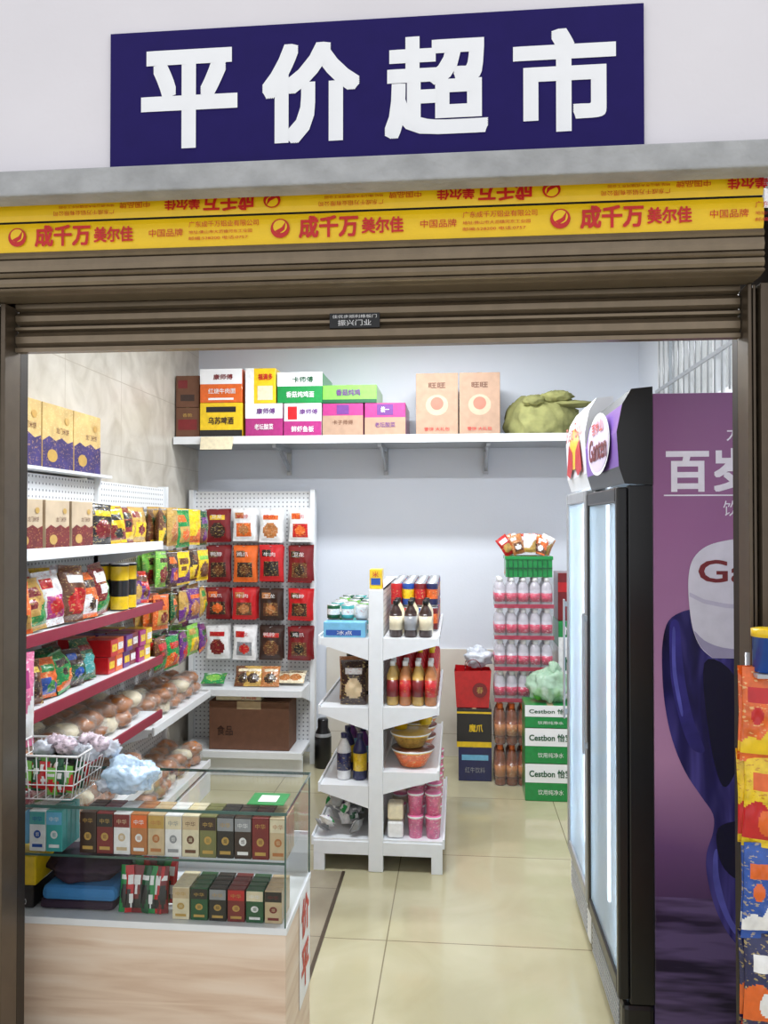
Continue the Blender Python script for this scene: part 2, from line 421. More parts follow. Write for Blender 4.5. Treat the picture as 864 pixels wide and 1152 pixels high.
carton(-1.8,-1.645,F+.02,F+.4,2.118,2.31, KRAFT2, [(.1,.9,.25,.6,P['dred'])], [('香脆', .3,.7,.68,.8,P['gold'],0)])
carton(-1.8,-1.648,F+.02,F+.4,2.31,2.515, KRAFT2, [(.2,.8,.2,.4,P['dbrown']), (.1,.5,.6,.85,P['dred'])])
carton(-1.635,-1.36,F,F+.4,2.118,2.335, P['yellow'], [(.0,1,.0,.2,P['black']), (.15,.85,.72,.88,P['black'])], [('乌苏啤酒', .2,.8,.36,.58,P['dbrown'],.01)])
carton(-1.635,-1.362,F,F+.4,2.335,2.55, P['orange'], [(0,1,.55,1,WHITE), (.2,.8,.08,.14,WHITE)], [('康师傅', .32,.78,.68,.84,P['dred'],.01), ('红烧牛肉面', .2,.85,.26,.42,P['white'],.005)])
carton(-1.34,-1.1,F,F+.4,2.118,2.325, P['magenta'], [(0,1,.55,1,WHITE)], [('康师傅', .3,.8,.68,.86,P['purple'],.01), ('老坛酸菜', .25,.75,.2,.38,P['white'],.005)])
carton(-1.34,-1.145,F,F+.35,2.325,2.55, P['yellow'], [(.0,.28,0,1,P['white']), (.4,.9,.1,.5,P['cream'])], [('福满多', .42,.9,.66,.84,P['red'],.01)])
carton(-1.092,-.853,F,F+.4,2.118,2.325, P['white'], [(0,1,0,.45,P['magenta']), (.1,.35,.5,.9,P['red'])], [('康师傅', .42,.9,.66,.82,P['purple'],.01), ('鲜虾鱼板', .2,.8,.12,.3,P['white'],.005)])
carton(-1.135,-.848,F,F+.4,2.325,2.52, P['green'], [(0,1,.55,1,WHITE)], [('卡师傅', .34,.8,.66,.86,P['dgreen'],.01), ('香菇炖鸡面', .2,.82,.18,.38,P['white'],.005)])
carton(-.846,-.59,F,F+.4,2.118,2.32, P['magenta'], [(0,1,0,.62,KRAFT), (.35,.65,.66,.95,P['purple'])], [('卡子师傅', .25,.75,.34,.48,P['brown'],0)])
carton(-.58,-.325,F,F+.4,2.118,2.32, P['magenta'], [(0,1,0,.55,KRAFT), (.3,.7,.62,.95,P['purple'])], [('老坛酸菜', .25,.75,.24,.4,P['purple'],0), ('统一', .4,.6,.7,.88,P['white'],.005)])
carton(-.846,-.505,F,F+.4,2.322,2.435, P['lgreen'], [(0,1,0,.2,P['dgreen'])], [('香菇炖鸡', .25,.7,.4,.76,P['purple'],.01)])
for a, c in ((-.26,.0),(.008,.257)):
    o = carton(a,c,F,F+.4,2.118,2.5, KRAFT, [], [('旺旺', .3,.7,.76,.84,P['brown'],.005), ('雪饼 大礼包', .2,.8,.06,.12,P['red'],0)])
    b = MB('carton_print'); w = c-a
    b.disc(a+w*.5,2.3,.07,.065,F-.0012, mat('print_pale',(192,162,138),.7)); b.disc(a+w*.5,2.31,.04,.04,F-.002, mat('print_pinkish',(176,112,94),.7)); b.build(o)
b = MB('open_carton_flap')
M0 = at(-1.51, F-.004-.025, 2.112, rx=-14)
b.box(-.105,.1,-.012,-.008,-.085,0, P['cream'], M0); b.box(-.105,-.1,-.008,.004,-.06,.0, P['beige'], M0); b.box(.095,.1,-.008,.004,-.06,.0, P['beige'], M0); b.build()
SACK = mat('green_cloth_sack', (146,146,92), .85, var=.25, vscale=12, bump=.7, bscale=18)
b = MB('cloth_sack')
b.blob((.53,5.14,2.18),(.23,.17,.21), SACK, .12, 1.6, 3, 2.119, 34, ridge=.055)
b.blob((.70,5.06,2.31),(.15,.07,.022), SACK, .2, 2.0, 5, 2.12, 24, ridge=.07)
b.blob((.61,5.04,2.355),(.10,.06,.04), SACK, .15, 2.0, 8, 2.12, 22, ridge=.12)
b.blob((.47,5.03,2.33),(.07,.05,.035), SACK, .2, 2.0, 9, 2.12, 18, ridge=.12); b.build()

# ------------------------------------------------ back pegboard rack
b = MB('pegboard_rack')
b.box(-1.78,-.955,5.2,5.23,.1,1.78, PEGX)
for x in (-1.78,-.965): b.box(x,x+.03,5.17,5.24,0,1.79, RACKW)
for z, y0 in ((.53,4.86),(.15,4.86)):
    b.box(-1.75,-.965,y0,5.2,z-.018,z, RACKW); b.box(-1.76,-.955,y0-.015,y0,z-.03,z+.012, RACKW, bev=.002)
for x in (-1.76,-.97):
    b.add([(x,5.2,.4),(x,4.88,.5),(x,4.88,.512),(x,5.2,.512),(x+.004,5.2,.4),(x+.004,4.88,.5),(x+.004,4.88,.512),(x+.004,5.2,.512)],
          [(0,1,2,3),(4,7,6,5),(0,4,5,1),(1,5,6,2)], RACKW)
b.box(-1.75,-.96,4.9,4.91,0,.13, RACKW)
b.build()
rows = [(1.45,.215),(1.19,.235),(.945,.205),(.69,.215)]
cx = [-1.555,-1.382,-1.205,-1.015]
combos = [[('dred','dbrown','yellow'),('white','orange','tan'),('white','tan','orange'),('white','red','orange')],
          [('dred','dbrown','brown'),('orange','dbrown','brown'),('red','dbrown','black'),('dred','brown','dbrown')],
          [('dred','dbrown','orange'),('red','brown','tan'),('dbrown','brown','tan'),('red','dbrown','brown')],
          [('white','dred','red'),('white','grey','red'),('dbrown','brown','red'),('dred','brown','black')]]
g = MB('hanging_snack_pouches')
for r, (z, h) in enumerate(rows):
    for c in range(4):
        A = [Q[k] for k in combos[r][c]]; A[0] = P[combos[r][c][0]]
        for d in range(3):
            g.bag(at(cx[c]+(R()-.5)*.012, 5.09+.03*d, z+(R()-.5)*.012, (R()-.5)*10, 0, (R()-.5)*3), .155, h, .03, A, 3 if r in (1,2) else (0,3)[c%2], r*5+c+d)
        g.rod((cx[c],5.199,z+h-.008),(cx[c],5.05,z+h-.004),.002, STEEL, 6)
        g.text(('卫龙','鸭脖','鸡爪','牛肉')[(c+r)%4], P['white'] if combos[r][c][0] != 'white' else P['red'], cx[c]-.045, cx[c]+.03, z+h*.7, z+h*.82, 5.066)
g.build()
g = MB('snack_packets')
g.bag(at(-1.56,4.98,.55,5,-70), .15,.13,.04,[Q['green'],Q['lgreen'],Q['white']],0,3)
for x, cc in ((-1.36,'brown'),(-1.3,'gold'),(-1.19,'tan')): g.bag(at(x,4.99,.535,5,-35), .12,.14,.04,[Q[cc],Q['dbrown'],Q['cream']],0,4)
for i in range(4): g.bag(at(-1.25+.07*i,5.04,.55,0,-75+4*i), .12,.13,.03,[Q['cream'],Q['tan'],Q['brown']],0,5+i)
g.build()
carton(-1.56,-1.05,4.92,5.15,.151,.455, KRAFT2, [(.35,.65,.84,1,TAPE)], [('食品', .1,.3,.3,.5,P['dbrown'],0)])
b = MB('paper_box'); b.box(-1.52,-1.23,4.93,5.05,.457,.5, P['cream'], bev=.004); b.text('火鸡面', P['red'], -1.36,-1.26,.465,.492,4.928); b.build()
b = MB('black_thermos'); b.lathe([(.05,0),(.055,.01),(.055,.2),(.05,.22),(.035,.25),(.035,.3),(.03,.31)], [BLACK,BLACK,STEEL,BLACK,BLACK,BLACK], at(-.87,5.12,.001), 18); b.build()

# ------------------------------------------------ left shelving rack
b = MB('shelving_rack')
b.box(-1.765,-1.735,2.3,4.62,.1,1.775, PEGY)
for y in (2.3,3.7,4.6): b.box(-1.77,-1.715,y-.015,y+.015,0,1.785, RACKW)
b.box(-1.8,-1.66,2.3,3.715,1.785,1.797, RACKW)
def lshelf(z, y0, y1, xf, rail):
    b.box(-1.735,xf,y0,y1,z-.014,z, RACKW); b.box(xf,xf+.012,y0,y1,z-.03,z+.01, rail, bev=.002)
    for y in (y0+.005, y1-.01):
        b.add([(-1.735,y,z-.12),(xf-.02,y,z-.035),(xf-.02,y,z-.015),(-1.735,y,z-.015),(-1.735,y+.004,z-.12),(xf-.02,y+.004,z-.035),(xf-.02,y+.004,z-.015),(-1.735,y+.004,z-.015)],
              [(0,1,2,3),(4,7,6,5),(0,4,5,1)], RACKW)
for z, rl in ((1.475,RACKW),(1.19,RAILR),(.935,RAILR),(.677,RAILR),(.4,RACKW),(.15,RACKW)): lshelf(z, 2.3, 3.695, -1.41, rl)
for z in (.58,.175): lshelf(z, 3.72, 4.6, -1.46, RACKW)
b.box(-1.735,-1.45,2.3,4.6,0,.12, RACKW)
b.build()
g = MB('hanging_snack_bags'); pal = ['purple','green','orange','brown','red','yellow','gold','lgreen','yellow','dbrown','dred','gold','tan','dgreen']
ct = 0
for r, (z, h) in enumerate(((1.45,.195),(1.25,.175),(1.045,.17),(.84,.165))):
    for c, y in enumerate((3.82,3.98,4.14,4.3,4.46)):
        kk = random.sample(pal, 3)
        g.rod((-1.734,y,z+h-.01),(-1.43,y,z+h-.006),.002, STEEL, 6)
        for d in range(3):
            ct += 1
            g.bag(at(-1.46-.05*d, y, z+(R()-.5)*.02, 90+(R()-.5)*30, 0, (R()-.5)*6), .14, h, .05, [Q[x] for x in kk], ct % 4, ct, 14, 16)
g.build()
def giftbox(M, w, d, h, low, up, gi):
    b = gi
    b.box(-w/2,w/2,-d/2,d/2,0,h, up, M, bev=.002)
    b.quad(-w/2+.001,w/2-.001,.001,h*.42,-d/2-.001, low, M)
    b.text('龙门米饼', P['brown'], -w*.08,w*.34,h*.56,h*.66,-d/2-.002,M)
    b.disc(w*.28,h*.78,w*.08,h*.06,-d/2-.002, P['gold'], M); b.disc(-w*.2,h*.2,w*.16,h*.1,-d/2-.0022, P['gold'], M)
    b.poly([(-w*.48,h*.42),(-w*.3,h*.5),(-w*.1,h*.44),(w*.1,h*.5),(w*.3,h*.43),(w*.48,h*.48),(w*.48,h*.4),(-w*.48,h*.4)][::-1], -d/2-.0015, low, M)
GOLDP = mat('gift_box_gold', (212,180,116), .4, var=.2, vscale=14, fleck=(236,214,160)); CREAMP = mat('gift_box_cream', (200,180,152), .45, var=.12, vscale=12)
LOWP = mat('gift_box_dusk', (58,48,104), .4, var=.3, vscale=20, fleck=(200,160,110)); LOWR = mat('gift_box_maroon', (112,34,34), .4, var=.3, vscale=20, fleck=(200,150,90))
g = MB('gift_boxes')
for i in range(3): giftbox(at(-1.73,2.86+.27*i+.12,1.798,90), .262,.08,.27, LOWP, GOLDP, g)
g.build()
g = MB('gift_boxes')
for i in range(4): giftbox(at(-1.47,2.36+.19*i,1.477,90), .17,.09,.175, LOWR, CREAMP, g)
g.build()
def shelf_bags(name, z, y0, y1, xs, hs, w, pl, tilt=-8, t=.06):
    g = MB(name); k = 0
    for x in xs:
        y = y0+w/2
        while y < y1-w/2+.001:
            c = random.sample(pl, 3); h = hs[0]+R()*(hs[1]-hs[0])
            g.bag(at(x+(R()-.5)*.02, y+(R()-.5)*.015, z+.006, 80+(R()-.5)*34, tilt+(R()-.5)*8, (R()-.5)*8), w*1.04, h, t, [Q[q] for q in c], k % 4, k+int(z*10)); y += w; k += 1
    return g
shelf_bags('snack_bags', 1.477, 3.12, 3.68, (-1.47,-1.56), (.15,.19), .13, ['yellow','black','dred','gold','yellow','white']).build()
shelf_bags('snack_bags', 1.192, 2.32, 3.3, (-1.46,-1.57), (.17,.215), .13, ['yellow','magenta','green','red','white','dred','dbrown','orange','brown','gold'],t=.075).build()
g = MB('snack_canisters')
for i in range(2):
    for j in range(2):
        g.lathe([(.036,0),(.038,.005),(.038,.06),(.038,.13),(.038,.19),(.04,.19),(.04,.2),(.03,.203)], [BLACK,P['yellow'],P['black'],P['yellow'],BLACK,BLACK,P['white']], at(-1.47-.09*j,3.37+.085*i,1.192), 16)
g.build()
shelf_bags('snack_bags', 1.192, 3.51, 3.69, (-1.47,), (.14,.17), .08, ['brown','red','gold','purple']).build()
shelf_bags('snack_bags', .937, 2.58, 3.2, (-1.47,-1.59), (.13,.18), .115, ['green','teal','orange','blue','dred','yellow','brown','dgreen','dbrown'], -14, .07).build()
g = MB('biscuit_boxes'); k = 0
for j in range(2):
    for i in range(6):
        c = (P['red'],P['orange'],P['purple'],P['dred'],P['magenta'],P['yellow'])[i]
        for l in range(2):
            y = 3.23+.075*i; dx = (R()-.5)*.02; g.box(-1.56+j*-.12+dx,-1.45+j*-.12+dx,y,y+.068,.937+.072*l,.937+.072*l+.07, c, bev=.002)
            g.quad(-.025,.025,.02,.05,-.0, Q['white'] if i%2 else Q['yellow'], at(-1.449+j*-.12+dx,y+.034,.937+.072*l,90))
g.build()
g = MB('wrapped_breads')
k = 0
for z, y0, y1, xf in ((.679,2.4,3.68,-1.5),(.582,3.76,4.58,-1.55),(.402,2.4,3.68,-1.5),(.177,3.76,4.58,-1.55),(.152,2.4,3.68,-1.5)):
    for x in (xf, xf-.13):
        y = y0+.06
        while y < y1-.05:
            for l in range(2):
                k += 1; dx = (R()-.5)*.03; dy = (R()-.5)*.03; a = .8+.4*R()
                g.blob((x+dx, y+dy, z+.035+.055*l), (.062,.052*a,.036*a), BREAD if k%5 else P['cream'], .25, 2, k, z+.001, 8)
                g.blob((x+dx, y+dy, z+.036+.055*l), (.072,.067,.043), PLAST, .4, 3, k+50, z+.001, 8)
            y += .118
g.build()
b = MB('penguin_plush'); bl = mat('plush_black',(22,22,26),.9,bump=.4); wh = mat('plush_white',(240,238,232),.9,bump=.4)
x, y, z = -1.45, 2.50, .939
b.blob((x,y,z+.055),(.055,.055,.06), bl, .03, 2, 1, z, 14); b.blob((x+.024,y-.013,z+.05),(.04,.04,.044), wh, .03, 2, 1, z, 12)
b.blob((x,y,z+.145),(.058,.058,.052), bl, .02, 2, 1, None, 14)
b.blob((x+.025,y-.029,z+.147),(.03,.03,.027), wh, .02, 2, 1, None, 10)
b.blob((x+.054,y-.04,z+.134),(.015,.017,.008), P['orange'], .02, 2, 1, None, 8)
b.blob((x+.0,y,z+.098),(.055,.056,.014), P['red'], .05, 2, 1, None, 10)
for s in (-1,1):
    b.blob((x+.042,y-.04+s*.015,z+.156),(.008,.007,.009), BLACK, 0, 1, 1, None, 8)
    b.blob((x,y+s*.055,z+.06),(.015,.011,.033), bl, .03, 2, 1, None, 8); b.blob((x+.033,y+s*.024,z+.007),(.026,.018,.008), P['orange'], .02, 2, 1, z, 8)
b.build()
b = MB('hanging_chip_bag'); b.bag(at(-1.375,2.40,.86,70), .12,.3,.05,[Q['pink'],P['white'],P['magenta']],2,3); b.rod((-1.4,2.40,1.17),(-1.37,2.40,1.15),.002,STEEL); b.build()

# ------------------------------------------------ display counter
b = MB('glass_display_counter')
X0, X1, Y0, Y1 = -1.26, -.447, 2.06, 2.40
b.box(X0,X1,Y0,Y1,.0,.5, WOOD, bev=.002); b.box(X0-.002,X1+.002,Y0-.002,Y1+.002,.5,.517, RACKW)
EDGE = mat('glass_edge_green', (64,98,92), .15, coat=.5)
b.add([(X0,Y0,.815),(X1,Y0,.815),(X1,Y1,.815),(X0,Y1,.815)], [(0,1,2,3)], GLASS)
b.quad(X0,X1,.517,.814,Y0+.002, GLASS)
b.add([(X1-.002,Y0+.005,.517),(X1-.002,Y1-.005,.517),(X1-.002,Y1-.005,.814),(X1-.002,Y0+.005,.814)], [(0,1,2,3)], GLASS)
b.add([(X0+.002,Y0+.005,.517),(X0+.002,Y1-.005,.517),(X0+.002,Y1-.005,.814),(X0+.002,Y0+.005,.814)], [(3,2,1,0)], GLASS)
for (a,c,d,e) in ((X0-.001,X1+.001,Y0-.002,Y0),(X0-.001,X1+.001,Y1,Y1+.002)): b.box(a,c,d,e,.808,.816, EDGE)
b.box(X1,X1+.002,Y0,Y1,.808,.816, EDGE)
for xx in (X0,X1-.004):
    for yy in (Y0,Y1-.004): b.box(xx,xx+.004,yy,yy+.004,.517,.806, EDGE)
b.add([(X0+.006,Y0+.02,.676),(X1-.006,Y0+.02,.676),(X1-.006,Y1-.02,.676),(X0+.006,Y1-.02,.676)], [(0,1,2,3)], GLASS); b.box(X0+.006,X1-.006,Y0+.018,Y0+.02,.672,.678, EDGE)
b.box(X0+.006,X1-.006,Y1-.006,Y1,.517,.64, RACKW)
b.build()
def cigs(name, specs, y, z, h, w):
    g = MB(name)
    for (x, A, B, C) in specs:
        for d in range(4):
            yy = y+.026*d
            g.box(x-w/2,x+w/2,yy,yy+.023,z,z+h, P[A], bev=.0015)
            if d: continue
            g.quad(x-w/2+.001,x+w/2-.001,z+h*.66,z+h*.97,yy-.0008, P[B]); g.quad(x-w*.32,x+w*.32,z+h*.1,z+h*.18,yy-.0008, P[C])
            g.disc(x,z+h*.42,w*.22,h*.1,yy-.001, P[C]); g.text('烟', P[A], x-w*.1,x+w*.1,z+h*.37,z+h*.47,yy-.0014)
            g.text('中华', P[C] if B != C else P[A], x-w*.3,x+w*.3,z+h*.74,z+h*.86,yy-.0012)
    g.build()
cl = [('white','teal','blue'),('teal','lblue','white'),None,('dbrown','dbrown','gold'),('dred','black','gold'),('white','dred','beige'),('tan','orange','white'),('beige','gold','tan'),('white','cream','grey'),('cream','beige','brown'),('olive','dbrown','gold'),('black','grey','gold'),('dbrown','grey','white'),('dred','dred','gold'),('beige','cream','tan')]
sp = []
for i, c in enumerate(cl):
    if c: sp.append((-1.14+i*.0475, *c))
cigs('cigarette_packs', sp, 2.09, .679, .11, .0455)
cl = [('cream','beige','gold'),('dgreen','black','gold'),('black','grey','gold'),('dred','red','gold'),('dgreen','cream','white'),('beige','black','dred')]
cigs('cigarette_packs', [(-.735+i*.05, *c) for i, c in enumerate(cl)], 2.08, .518, .085, .046)
g = MB('lighter_packets')
for i in range(14): g.bag(at(-.9+.018*(i%7),2.1+.06*(i//7),.521,(R()-.5)*30,-10), .03,.12,.012,[P[('green','red','dred','dgreen')[i%4]],P['black'],P['white']],i%3,i,8,10)
g.build()
CLP = mat('folded_cloth_plum',(60,42,60),.9,bump=.6,bscale=20); CLB = mat('folded_cloth_blue',(60,130,190),.8,bump=.6,bscale=20)
g = MB('folded_cloths')
g.box(-1.14,-.93,2.1,2.3,.519,.545, CLP, bev=.01); g.box(-1.13,-.92,2.09,2.3,.546,.585, CLB, bev=.015); g.blob((-1.03,2.2,.615),(.12,.1,.035), CLP, .3, 2, 3, .587, 16); g.build()
g = MB('yellow_snack_box'); g.box(-1.245,-1.15,2.1,2.25,.58,.66, P['yellow'], bev=.004); g.box(-1.245,-1.155,2.1,2.25,.519,.579, P['black'], bev=.004); g.text('NO.210', P['white'],-1.225,-1.175,.53,.545,2.098); g.build()
g = MB('blue_cloth_bag'); g.blob((-1.2,2.14,.72),(.035,.05,.045), P['lblue'], .3, 2, 4, .679, 12); g.build()
b = MB('wire_basket'); z0, z1 = .8165, .935
def rect(z, e): return [(-1.235-e,2.09-e*.4,z),(-1.045+e,2.09-e*.4,z),(-1.045+e,2.25+e,z),(-1.235-e,2.25+e,z)]
WIRE = mat('white_wire',(236,236,236),.3)
for t in (0,.33,.66,1):
    q = rect(z0+.004+(z1-z0)*t, .022*t)
    for i in range(4): b.rod(q[i], q[(i+1)%4], .003 if t==1 else .0017, WIRE, 6)
q0 = rect(z0+.003,0); q1 = rect(z1,.022)
for i in range(4):
    for t in (0,.125,.25,.375,.5,.625,.75,.875):
        b.rod(Vector(q0[i]).lerp(Vector(q0[(i+1)%4]),t), Vector(q1[i]).lerp(Vector(q1[(i+1)%4]),t), .0015, WIRE, 6)
for t in (.2,.4,.6,.8): b.rod(Vector(q0[0]).lerp(Vector(q0[1]),t), Vector(q0[3]).lerp(Vector(q0[2]),t), .0015, WIRE, 6)
b.build()
g = MB('sausage_snack_packets')
for i in range(34): g.bag(at(-1.21+.024*(i%7)+.008, 2.105+.028*(i//7), .824+.02*R(), R()*60-30, -20+R()*30), .03,.075,.016,[P[random.choice(['green','dgreen','red','black','lgreen'])],P['red'],P['white']],i%4,i,8,10)
g.build()
g = MB('plastic_wrap_bundle')
for i in range(9): g.blob((-1.17+.022*i,2.2+.02*(i%3-1),.922+.012*(i%2)+.01*R()),(.028,.028,.022), (PLASW,mat('doll_pattern_cloth',(214,196,206),.6,var=.5,vscale=60,fleck=(60,60,90)))[i%2], .5, 3, i, .9, 12)
g.build()
g = MB('plastic_bag'); g.blob((-.925,2.2,.856),(.078,.07,.05), PLASB, .35, 1.8, 9, .8165, 30, ridge=.04); g.blob((-.985,2.17,.84),(.025,.03,.02), PLASW, .5, 2.2, 5, .8165, 12); g.build()
g = MB('payment_code_card'); g.box(-.565,-.465,2.11,2.2,.8165,.8185, P['green']); g.box(-.54,-.49,2.13,2.18,.8186,.819, WHITE); g.build()
g = MB('price_poster'); M0 = at(-.4455,2.31,.2,90); g.box(-.075,.075,-.001,0.0005,0,.31, WHITE, M0); g.text('价', REDT, -.055,.055,.18,.29,-.002,M0,off=.03); g.text('平', REDT, -.055,.055,.03,.15,-.002,M0,off=.03); g.build()

# ------------------------------------------------ gondola
b = MB('gondola_shelf'); GY0, GY1, PX0, PX1 = 3.6, 4.5, -.405, -.338
b.box(PX0,PX1,GY0,GY0+.03,0,1.27, RACKW, bev=.004); b.box(PX0,PX1,GY1-.03,GY1,0,1.27, RACKW, bev=.004)
b.box(PX0+.01,PX0+.02,GY0+.03,GY1-.03,.1,1.265, PEGY); b.box(PX1-.02,PX1-.01,GY0+.03,GY1-.03,.1,1.265, PEGY)
b.box(PX0+.01,PX1-.01,GY0+.03,GY1-.03,1.255,1.268, RACKW)
def gsh(z, xi, xo, base=False):
    a, c = min(xi,xo), max(xi,xo); s = 1 if xo > xi else -1
    b.box(a,c,GY0+.005,GY1-.005,z-.012,z, RACKW)
    b.box(min(xo,xo+s*.01),max(xo,xo+s*.01),GY0,GY1,z-.032,z+.012, RACKW, bev=.002)
    if not base:
        for y in (GY0,GY1-.006):
            vs = [(xi,y,z-.1),(xo,y,z-.03),(xo,y,z),(xi,y,z)]; vs += [(v[0],v[1]+.005,v[2]) for v in vs]
            b.add(vs, [(0,1,2,3),(4,7,6,5),(0,4,5,1),(1,5,6,2),(2,6,7,3)], RACKW)
for z in (1.05,.735,.385): gsh(z, PX0, -.625)
for z in (1.05,.74,.45): gsh(z, PX1, -.095)
for xi, xo in ((PX0,-.655),(PX1,-.072)):
    s = 1 if xo > xi else -1; a, c = min(xi,xo), max(xi,xo)
    gsh(.145, xi, xo, True)
    b.box(a,c,GY0,GY0+.02,.075,.135, RACKW, bev=.002); b.box(a,c,GY1-.02,GY1,.075,.135, RACKW)
    q = xo-s*.05; b.box(min(q,xo),max(q,xo),GY0,GY0+.03,0,.08, RACKW, bev=.002); b.box(min(q,xo),max(q,xo),GY1-.03,GY1,0,.08, RACKW)
    b.box(min(xo-s*.02,xo-s*.03),max(xo-s*.02,xo-s*.03),GY0+.02,GY1-.02,.01,.13, P['dred'] if s>0 else RACKW)
b.build()
g = MB('drink_bottles')
for i in range(3):
    for j in range(3): g.bottle(-.285+.068*i, 3.66+.075*j, 1.051, .165, .03, P['dbrown'] if j == 0 else P['cream'], P['cream'] if i != 1 else P['grey'], BLACK)
for i in range(4):
    for j in range(2): g.bottle(-.3+.058*i, 3.66+.08*j, .741, .2, .028, P['tan'] if i%2 else P['gold'], Q['red'] if i%2 else P['dred'], P['white'])
    for j in range(5): g.bottle(-.3+.058*i, 3.85+.11*j, .741, .235, .03, P['red'], Q['orange'] , P['yellow'])
g.build()
g = MB('drink_cans')
for i in range(4):
    for j in range(7):
        for l in range(2): g.can(-.3+.058*i, 3.9+.085*j, 1.051+.118*l, .116, .028, P[('navy','red','blue','dred')[(i+l+j)%4]], Q[('red','yellow','red','orange')[(i+j)%4]], STEEL)
g.build()
g = MB('instant_noodle_bowls')
for i, (x,y,z) in enumerate([(-.21,3.72,.452),(-.21,3.95,.452),(-.21,4.15,.452),(-.21,4.35,.452)]):
    g.lathe([(.055,0),(.06,.005),(.095,.07),(.1,.075),(.1,.082),(.02,.084)], [P['tan'],Q['orange'],P['yellow'],P['white'],P['brown']], at(x,y,z), 24)
    g.lathe([(.055,0),(.06,.005),(.09,.055),(.095,.06),(.095,.066),(.02,.068)], [P['gold'],Q['gold'],P['yellow'],P['white'],P['gold']], at(x-.01,y+.01,z+.086), 24)
for i, x in enumerate((-.27,-.16)): g.lathe([(.03,0),(.042,.08),(.044,.082),(.044,.088),(.02,.089)], [P['yellow'],P['orange'],P['white'],P['gold']], at(x,3.76+.1*i,.452+.156), 18)
g.build()
g = MB('pastry_cups')
for i in range(2):
    for j in range(6): 
        for l in range(2): g.lathe([(.03,0),(.036,.088),(.038,.09),(.038,.098),(.03,.102)], [Q['pink'],P['white'],P['white'],P['pink']], at(-.195+.08*i,3.66+.14*j,.146+.104*l), 16)
for j in range(4): g.lathe([(.03,0),(.036,.088),(.038,.09),(.038,.098),(.03,.102)], [P['cream'],P['white'],P['white'],P['pink']], at(-.285,3.8+.15*j,.146), 16)
g.build()
g = MB('tissue_packs')
for i, (x,z) in enumerate(((-.285,.146),(-.285,.226))): g.box(x-.036,x+.036,3.62,3.69,z,z+.078, P['cream'] if i else P['white'], bev=.012)
g.build()
g = MB('snack_tins')
for i in range(3):
    for j in range(5):
        for l in range(2): g.can(-.585+.067*i, 3.74+.13*j, 1.051+.07*l, .068, .031, P[('lgreen','dgreen','teal','white')[(i+j+l)%4]], Q['white'], STEEL)
g.box(-.612,-.42,3.61,3.69,1.051,1.12, P['lblue'], bev=.003); g.quad(-.6,-.44,1.06,1.085,3.608, P['blue']); g.text('冰点', P['white'],-.55,-.48,1.063,1.082,3.607); g.build()
g = MB('snack_pouches')
for j in range(8): g.bag(at(-.48-.02*(j%2),3.66+.1*j,.739,(R()-.5)*30,-6), .12,.2,.05,[Q[('dbrown','tan','black')[j%3]],P['beige'],Q['white']],j%3,j)
g.build()
g = MB('detergent_bottles')
for i in range(2):
    for j in range(5): g.bottle(-.53+.075*i, 3.7+.13*j, .387, .21, .033, P[('white','navy','purple')[(i+j)%3]], Q[('navy','yellow','lblue')[(i+j)%3]], P['navy'])
g.build()
g = MB('wrapped_cup_packets')
for i in range(110):
    c = random.choice([('grey','purple','white'),('white','green','purple'),('grey','dgreen','white'),('white','purple','grey')])
    lay = i%4
    g.bag(at(-.63+.2*R(), 3.64+.8*(i/110), .165+.036*lay, R()*360, -70+R()*50, R()*40-20), .055,.07,.034,[P[q] for q in c],i%4,i,8,8)
g.build()
g = MB('yellow_snack_box'); g.box(-.402,-.345,3.62,3.7,1.2705,1.36, P['yellow'], bev=.003); g.quad(-.395,-.352,1.29,1.32,3.618, P['blue']); g.text('米', P['red'],-.39,-.36,1.325,1.35,3.617); g.build()

# ------------------------------------------------ back stock
LBL = mat('pink_label',(190,34,76),.35,var=.3,vscale=70,fleck=(245,220,230))
FILM = mat('shrink_film', (246,246,250), .12, alpha=.08, coat=1, bump=.8, bscale=26)
g = MB('bottled_water_packs')
for l in range(4):
    z = .497+.187*l
    for i in range(5):
        for j in range(3): g.wbottle(.25+.0695*i, 4.878+.0695*j, z+.002, .182, .034, CLEARB, LBL, P['white'], 12)
    g.box(.214,.568,4.84,5.055,z+.001,z+.165, FILM)
    g.box(.214,.568,4.8395,4.84,z+.004,z+.028, mat('film_print_red',(180,50,76),.25,alpha=.7))
g.build()
g = MB('iced_tea_bottles')
TEA = mat('tea_amber',(132,66,34),.15,coat=.6)
for l in range(2):
    for i in range(5):
        for j in range(3): g.wbottle(.25+.0695*i, 4.878+.0695*j, .001+.245*l, .24, .034, TEA, Q['tan'] if i%2 else P['tan'], P['orange'], 12)
    g.box(.214,.568,4.84,5.055,.001+.245*l,.2+.245*l, FILM)
g.build()
b = MB('green_plastic_crate')
b.box(.285,.56,4.86,5.05,1.246,1.26, P['green']); 
for (a,c,d,e) in ((.285,.56,4.86,4.866),(.285,.56,5.044,5.05),(.285,.291,4.866,5.044),(.554,.56,4.866,5.044)): b.box(a,c,d,e,1.26,1.355, P['green'])
b.box(.28,.565,4.855,4.866,1.35,1.372, P['green'], bev=.003); b.box(.28,.565,5.044,5.055,1.35,1.372, P['green'], bev=.003)
for x in (.28,.554): b.box(x,x+.011,4.866,5.044,1.35,1.372, P['green'], bev=.003)
for i in range(9): b.box(.296+.029*i,.300+.029*i,4.853,4.861,1.25,1.35, P['dgreen'])
b.box(.285,.56,4.854,4.861,1.298,1.304, P['dgreen']); b.build()
g = MB('snack_bags')
for i in range(12): g.bag(at(.32+.018*i,4.92+.03*(i%3),1.385,(R()-.5)*40,-20*R(),-34+6*i), .08,.12,.03,[Q[('red','orange','white','tan')[i%4]],Q[('gold','brown')[i%2]],P['white']],i%4,i,12,14)
